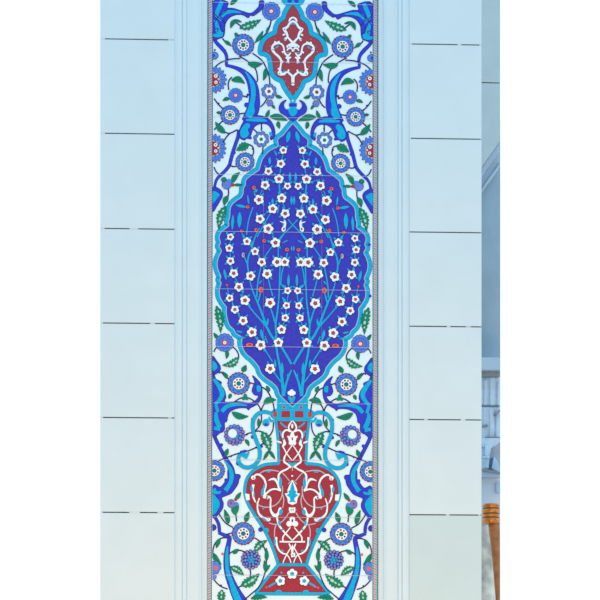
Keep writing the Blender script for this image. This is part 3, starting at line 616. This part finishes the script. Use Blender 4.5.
# ------------------------------------------------------------------ tile joints
p = Paint()
for y in (2.2,60.8,116.6,174.2,231.2,288.7,346.2,402.7,459.7,516.8,575):
    x0, z = XZ(213, y); 
    q = [(213,y)]; q = mir(q); p.stroke([q[0], q[1]], .34, 'grout', 16, smooth=False)
g = Paint()
for x, a, b in ((263.6,176,345),(263.9,346,352)): g.stroke([(x,a),(x-.15,b)], .7, 'groutdark', 6, smooth=False)
gr = p.build('tile_joint', panel, label='pale grout lines between the tile courses')
both(g, 'tile_joint', med)

# ------------------------------------------------------------------ marble mouldings beside the panel
def extrude(name, prof, z0, z1, mat, kind=None):
    """prof: (x, y) plan outline, open at the back; closed by a back edge"""
    vs = [(x,y,z) for z in (z0,z1) for x,y in prof]; n = len(prof)
    fs = [[i,(i+1) % n,n+(i+1) % n,n+i] for i in range(n)] + [list(range(n))[::-1], list(range(n,2*n))]
    me = bpy.data.meshes.new(name); me.from_pydata(vs, [], fs); me.materials.append(mat); me.validate(); me.update()
    import bmesh
    bm = bmesh.new(); bm.from_mesh(me); bmesh.ops.recalc_face_normals(bm, faces=bm.faces); bm.to_mesh(me); bm.free()
    o = link(name, me)
    return tag(o, kind=kind)
PROF = [(174.4,-.066),(175.6,-.058),(176.4,-.056),(181.6,-.056),(182.3,-.048),(183,-.05),(185.9,-.05),(186.6,-.04),(187.4,-.034),(190,-.030),(194,-.028),(198.5,-.029),(200.6,-.033),(201.4,-.034),(201.9,-.02),(202.8,-.018),(206.2,-.018),(206.9,-.016)]
BACK = .05
pl = [(XZ(px,300,y)[0], y) for px, y in PROF]; pl += [(pl[-1][0], BACK), (pl[0][0], BACK)]
ZF, ZTOP = 0.0, XZ(293,-90)[1]
extrude('trim_1', pl, ZF, ZTOP, marble_trim, 'structure')
pr_ = [(XZ(378.9+(206.9-px)*(30.6/32.5),300,y)[0], y) for px, y in PROF]; pr_ += [(pr_[-1][0], BACK), (pr_[0][0], BACK)]
extrude('trim_2', pr_, ZF, ZTOP, marble_trim, 'structure')

# ------------------------------------------------------------------ block walls either side
def blocks(name, pxa, pxb, px_mid, joints, fills, grey_last):
    YF = -.07; bx = []
    xa, xb = XZ(pxa,300,YF)[0], XZ(pxb,300,YF)[0]
    zj = [XZ(px_mid, y, YF)[1] for y in joints]
    step = zj[1]-zj[0]
    z = [ZTOP+.3] + [j for j in zj]
    while z[-1]+step > .1: z.append(z[-1]+step)
    z.append(-.0)
    g = .0023
    for i in range(len(z)-1):
        k = 1 if (grey_last and i == len(zj)) else 0
        bx.append((xa, xb, YF, .45, z[i+1]+(g if i < len(z)-2 else 0), z[i]-(g if i else 0), k))
    o = box(name, [marble, marble_grey], bx, None, .0022); tag(o, kind='structure')
    core = [(xa+.006, xb-.002, YF+.012, .44, .01, ZTOP, 0)]
    for (j, p0, p1, d) in fills:
        core.append((XZ(p0,300,YF)[0], XZ(p1,300,YF)[0], YF+d, YF+.02, zj[j]-g, zj[j]+g, 1))
    return tag(box('trim_6' if name == 'wall_left' else 'trim_7', [mortar_dark, mortar_light], core), kind='structure')
blocks('wall_left', 100.2, 174.5, 140, (39.2,133.6,228.7,323.2,417.6,512.4), ((0,101,105,.001),(1,101,105,.001),(2,101,104.5,.001),(3,101,103,.001),(4,101,103,.001),(5,101,102.6,.001),(2,129.6,138.4,.001),(3,150,155,.003),(5,129,140,.001),(5,157.5,163.5,.001),(0,168,174.5,.004),(4,168,172,.004)), False)
blocks('wall_right', 409.6, 481.6, 445, (44.3,138.6,232.2,326.4,419.6,514.8), ((0,409.6,412,.001),(0,457.6,461.4,.001),(1,409.6,411,.001),(0,479.4,481.6,.001),(3,447,450.4,.0),(3,466,471,.004),(4,461,465.6,.001),(4,424,428,.003),(5,446,449.6,.003),(5,478.6,480.4,.001)), True)
# wall behind the panel
x0, x1 = XZ(170,300,.1)[0], XZ(414,300,.1)[0]
tag(box('wall_back', [marble], [(x0, x1, .05, .4, 0, ZTOP, 0)]), kind='structure')

# ------------------------------------------------------------------ bay seen past the right edge
st_up = material('bay_stone', (197,206,208), .6, .2, .03, 9, detail=6)
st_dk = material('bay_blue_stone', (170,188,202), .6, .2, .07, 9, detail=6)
st_lt = material('bay_ledge_stone', (190,204,219), .6, .2, .03, 9, detail=6)
st_wn = material('weathered_stone', (210,222,236), .6, .2, .14, 22, bump=.4, detail=8)
st_bs = material('bay_base_stone', (228,224,232), .6, .2, .05, 9, detail=6)
st_ni = material('bay_niche_stone', (190,190,200), .7, .2, .1, 30)
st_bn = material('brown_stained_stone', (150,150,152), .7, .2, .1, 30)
gold = material('gilded_wood', (224,128,44), .3, .6, .35, 60, detail=6, metal=.45)
wood = material('varnished_brown_wood', (178,104,52), .4, .4, .3, 30, detail=5)
vein = material('veined_grey_marble', (246,234,216), .4, .3, .1, 14, var_col=(160,148,146), detail=8)
YB = 1.8
def poly_slab(name, pts, y0, y1, mat, parent=None, kind=None, kref=None):
    q = [XZ(px,py,y0) for px,py in pts]; n = len(q)
    if sum(q[i-1][0]*q[i][1]-q[i][0]*q[i-1][1] for i in range(n)) < 0: q.reverse()
    vs = [(x,y0,z) for x,z in q]+[(x,y1,z) for x,z in q]
    fs = [list(t) for t in tessellate_polygon([[Vector((x,z,0)) for x,z in q]])]
    out = []
    for f in fs:
        a, b, c = (q[i] for i in f)
        if (b[0]-a[0])*(c[1]-a[1])-(b[1]-a[1])*(c[0]-a[0]) < 0: f.reverse()
        out.append(f); out.append([n+i for i in reversed(f)])
    for i in range(n):
        j = (i+1) % n; out.append([i, n+i, n+j, j])
    me = bpy.data.meshes.new(name); me.from_pydata(vs, [], out); me.materials.append(mat); me.update()
    o = link(name, me, parent); return tag(o, kind=kind)
ARC = [(500.2,140.2),(496.6,145.6),(491,153.4),(486,160.4),(481,168.6),(476,178),(471.5,189),(468,201),(466,216),(465,240),(465,357)]
def shift(k): return [(x, y+k) for x, y in ARC]
poly_slab('wall_bay_upper', [(420,-80),(500.2,-80),(500.2,82.5)]+[(420,80)], YB, YB+.5, st_up, kind='structure')
poly_slab('wall_bay', [(420,81.2),(500.2,83.6)]+ARC+[(420,357)], YB, YB+.5, st_up, kind='structure')
poly_slab('trim_3', ARC[:]+shift(24)[::-1], YB+.09, YB+.5, st_lt, kind='structure')
poly_slab('trim_4', shift(1.0)+shift(10)[::-1], YB+.05, YB+.2, st_lt, kind='structure')
poly_slab('trim_5', shift(22)+shift(25)[::-1], YB+.07, YB+.2, st_lt, kind='structure')
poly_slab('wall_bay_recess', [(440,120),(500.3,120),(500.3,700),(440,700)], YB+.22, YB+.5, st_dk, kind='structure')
zc = XZ(492,700,YB)[1]
scr = empty('carved_stone_surround', (0,0,0), 'weathered carved pale stone surround with projecting ledge, seen past the right edge of the wall', 'stonework')
def pbox(name, a, b, c, d, y0, y1, mat, parent):
    x0, z0 = XZ(a, c, y0); x1, z1 = XZ(b, d, y0)
    o = box(name, [mat], [(x0,x1,y0,y1,z1,z0,0)], parent); bv = o.modifiers.new('bevel','BEVEL'); bv.width = .004; bv.segments = 2; return o
YS = YB-.05; YE = YB+.22
pbox('ledge', 440, 500.1, 356.8, 369.8, YS-.06, YE, st_lt, scr)
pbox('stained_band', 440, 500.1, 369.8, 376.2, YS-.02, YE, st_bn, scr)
pbox('upper_panel', 440, 500.1, 376.2, 405, YS+.03, YE, st_wn, scr)
pbox('string_course', 440, 500.1, 405, 406.2, YS+.024, YE, st_dk, scr)
pbox('lower_panel', 440, 500.1, 406.4, 440, YS+.03, YE, st_wn, scr)
for a, b, c, d in ((484,487.4,379,405),(490,495,377,405),(497.4,499.8,381,405),(483.4,486,408,425),(489.6,494,408,440),(496,499.6,412,440)):
    pbox('carved_rib', a, b, c, d, YS+.021, YS+.04, st_wn, scr)
poly_slab('carved_scroll', [(494.4,413.6),(497,412),(500,409.6),(500,411.4),(497.4,414),(495.6,415.4)], YS+.0, YS+.04, st_bn, scr)
poly_slab('carved_boss', [(483,424.6),(487.6,424.2),(488,426.2),(483,426.6)], YS+.0, YS+.04, st_bn, scr)
pbox('rail', 486, 500.1, 436.6, 437.8, YS+.0, YE, st_bn, scr)
poly_slab('corbel', [(440,438),(500,438),(500,441.6),(492,445.8),(490.4,452),(489.4,458),(488.6,468),(440,468)], YS, YE, st_wn, scr)
for a, b, c, d in ((482.4,484.4,444,447),(484.6,488,445,456),(482,490,456,458)):
    pbox('carved_rib', a, b, c, d, YS-.02, YS+.02, st_wn, scr)
poly_slab('niche_back', [(488.6,468),(489.4,458),(490.4,452),(492,445.8),(500,441.6),(500,472),(488,470.6)], YB+.12, YE, st_ni, scr)
poly_slab('niche_cheek', [(492,468),(494,456),(498,462),(500.1,467),(500.1,472)], YB+.05, YE, st_wn, scr)
poly_slab('sill', [(440,467.6),(487.4,467.6),(487.4,470),(500.1,471.4),(500.1,476.6),(440,476.6)], YS-.05, YE, st_lt, scr)
poly_slab('sill_lip', [(483,468.6),(487,467.2),(488,469.8),(500.1,471.8),(500.1,473.4),(487,471.6),(483,471)], YS-.07, YE, st_bn, scr)
x0, z1 = XZ(440,476.6,YS+.02); x1 = XZ(500.1,476.6,YS+.02)[0]
box('base_slab', [st_bs], [(x0,x1,YS+.02,YE,0,z1,0)], scr)
pbox('base_inlay', 496, 500.1, 482, 493, YS+.0, YS+.05, st_lt, scr)

# veined marble column and the gilded wooden post
def lathe(name, prof, cx, cy, mat, parent=None, n=28):
    vs, fs = [], []
    for item in prof:
        r, z = item[0], item[1]; ox = item[2] if len(item) > 2 else 0
        for k in range(n): vs.append((cx+ox+r*math.cos(k*TAU/n), cy+r*math.sin(k*TAU/n), z))
    for i in range(len(prof)-1):
        for k in range(n):
            fs.append([i*n+k, i*n+(k+1) % n, (i+1)*n+(k+1) % n, (i+1)*n+k])
    fs.append(list(range(n))[::-1]); fs.append([len(vs)-n+k for k in range(n)])
    me = bpy.data.meshes.new(name); me.from_pydata(vs, [], fs); me.materials.append(mat)
    for f in me.polygons: f.use_smooth = True
    me.update(); return link(name, me, parent)
YC = 1.3
cxl, zc_ = XZ(478, 512, YC); rc = abs(XZ(496.6,512,YC)[0]-cxl)
col = lathe('marble_column', [(rc*1.05,0),(rc*1.05,.15),(rc,.2),(rc,zc_-.05),(rc*1.0,zc_)], cxl, YC, vein)
tag(col, 'grey veined marble column behind the brown wooden post', 'column', kind='thing')
YP = .95
post = empty('wooden_post', (0,0,0), 'brown wooden post with gilded ringed collar at the right edge of the wall', 'post')
def Xp(px): return XZ(px,520,YP)[0]
def Zp(py): return XZ(492,py,YP)[1]
sw = [(523,488.2,499.6),(530,488.6,499.8),(540,490,499.9),(552,491.4,500),(566,492.8,500),(580,494,500),(592,495,500),(604,496,500),(640,496.4,500)]
c0 = Xp(494)
prof = [((Xp(b)-Xp(a))/2, Zp(y), (Xp(a)+Xp(b))/2-c0) for y, a, b in sw]
r_ = prof[-1][0]; o_ = prof[-1][2]
prof += [(r_*1.1, 1.6, o_), (r_*1.6, .9, o_), (r_*1.3, .3, o_), (r_*2.2, .12, o_), (r_*2.2, 0, o_)]
lathe('shaft', prof[::-1], c0, YP, wood, post)
cc = Xp(491); ro = Xp(500)-cc
cp = []
for y, k in ((524,.8),(522.6,.93),(520.6,.985),(518.6,.94),(517.9,.84),(517.1,.93),(515.6,.98),(514.4,.93),(513.9,.84),(513,.94),(511.4,1),(509.6,.94),(508.8,.86),(508.2,.93),(506.6,.99),(505,.95),(504,.82),(503.6,.5)):
    cp.append((ro*k, Zp(y)))
cp = [(r, z) for r, z in cp]
lathe('collar', cp, cc, YP, gold, post)
for y in (517.9, 513.9, 508.8):  # dark bands between the collar rings, groove shade put in as colour
    lathe('groove_shade_band', [(ro*.86, Zp(y+.75)),(ro*.92, Zp(y+.5)),(ro*.92, Zp(y-.5)),(ro*.86, Zp(y-.75))], cc, YP, material('groove_shade', (84,60,48), .6, .2, .1, 40) if 'groove_shade' not in bpy.data.materials else bpy.data.materials['groove_shade'], post)

# ------------------------------------------------------------------ floor
fl = material('warm_stone_paving', (226,206,186), .7, .2, .06, 4, raw=True)
tag(box('floor', [fl], [(-5,5,-9,2.6,-.1,0,0)]), kind='structure')

# ------------------------------------------------------------------ light: bright hazy sky, plus an unseen warm fill added low in front of the wall
w = bpy.data.worlds.new('sky'); bpy.context.scene.world = w; w.use_nodes = True
bg = w.node_tree.nodes['Background']; bg.inputs['Color'].default_value = (1.02,1.18,1.30,1); bg.inputs['Strength'].default_value = 1.0
la = bpy.data.lights.new('warm_fill', 'AREA'); lamp = bpy.data.objects.new('warm_fill', la); C.objects.link(lamp)
la.shape = 'RECTANGLE'; la.size = 2.4; la.size_y = .5; la.energy = 164; la.color = (1,.33,.0)
lamp.location = (0,-3.5,.9); lamp.rotation_euler = (Vector((0,-.05,3.4))-lamp.location).to_track_quat('-Z','Y').to_euler()
vs_ = bpy.context.scene.view_settings
vs_.view_transform = 'Standard'; vs_.look = 'None'; vs_.gamma = 1; vs_.exposure = 0; vs_.use_curve_mapping = False
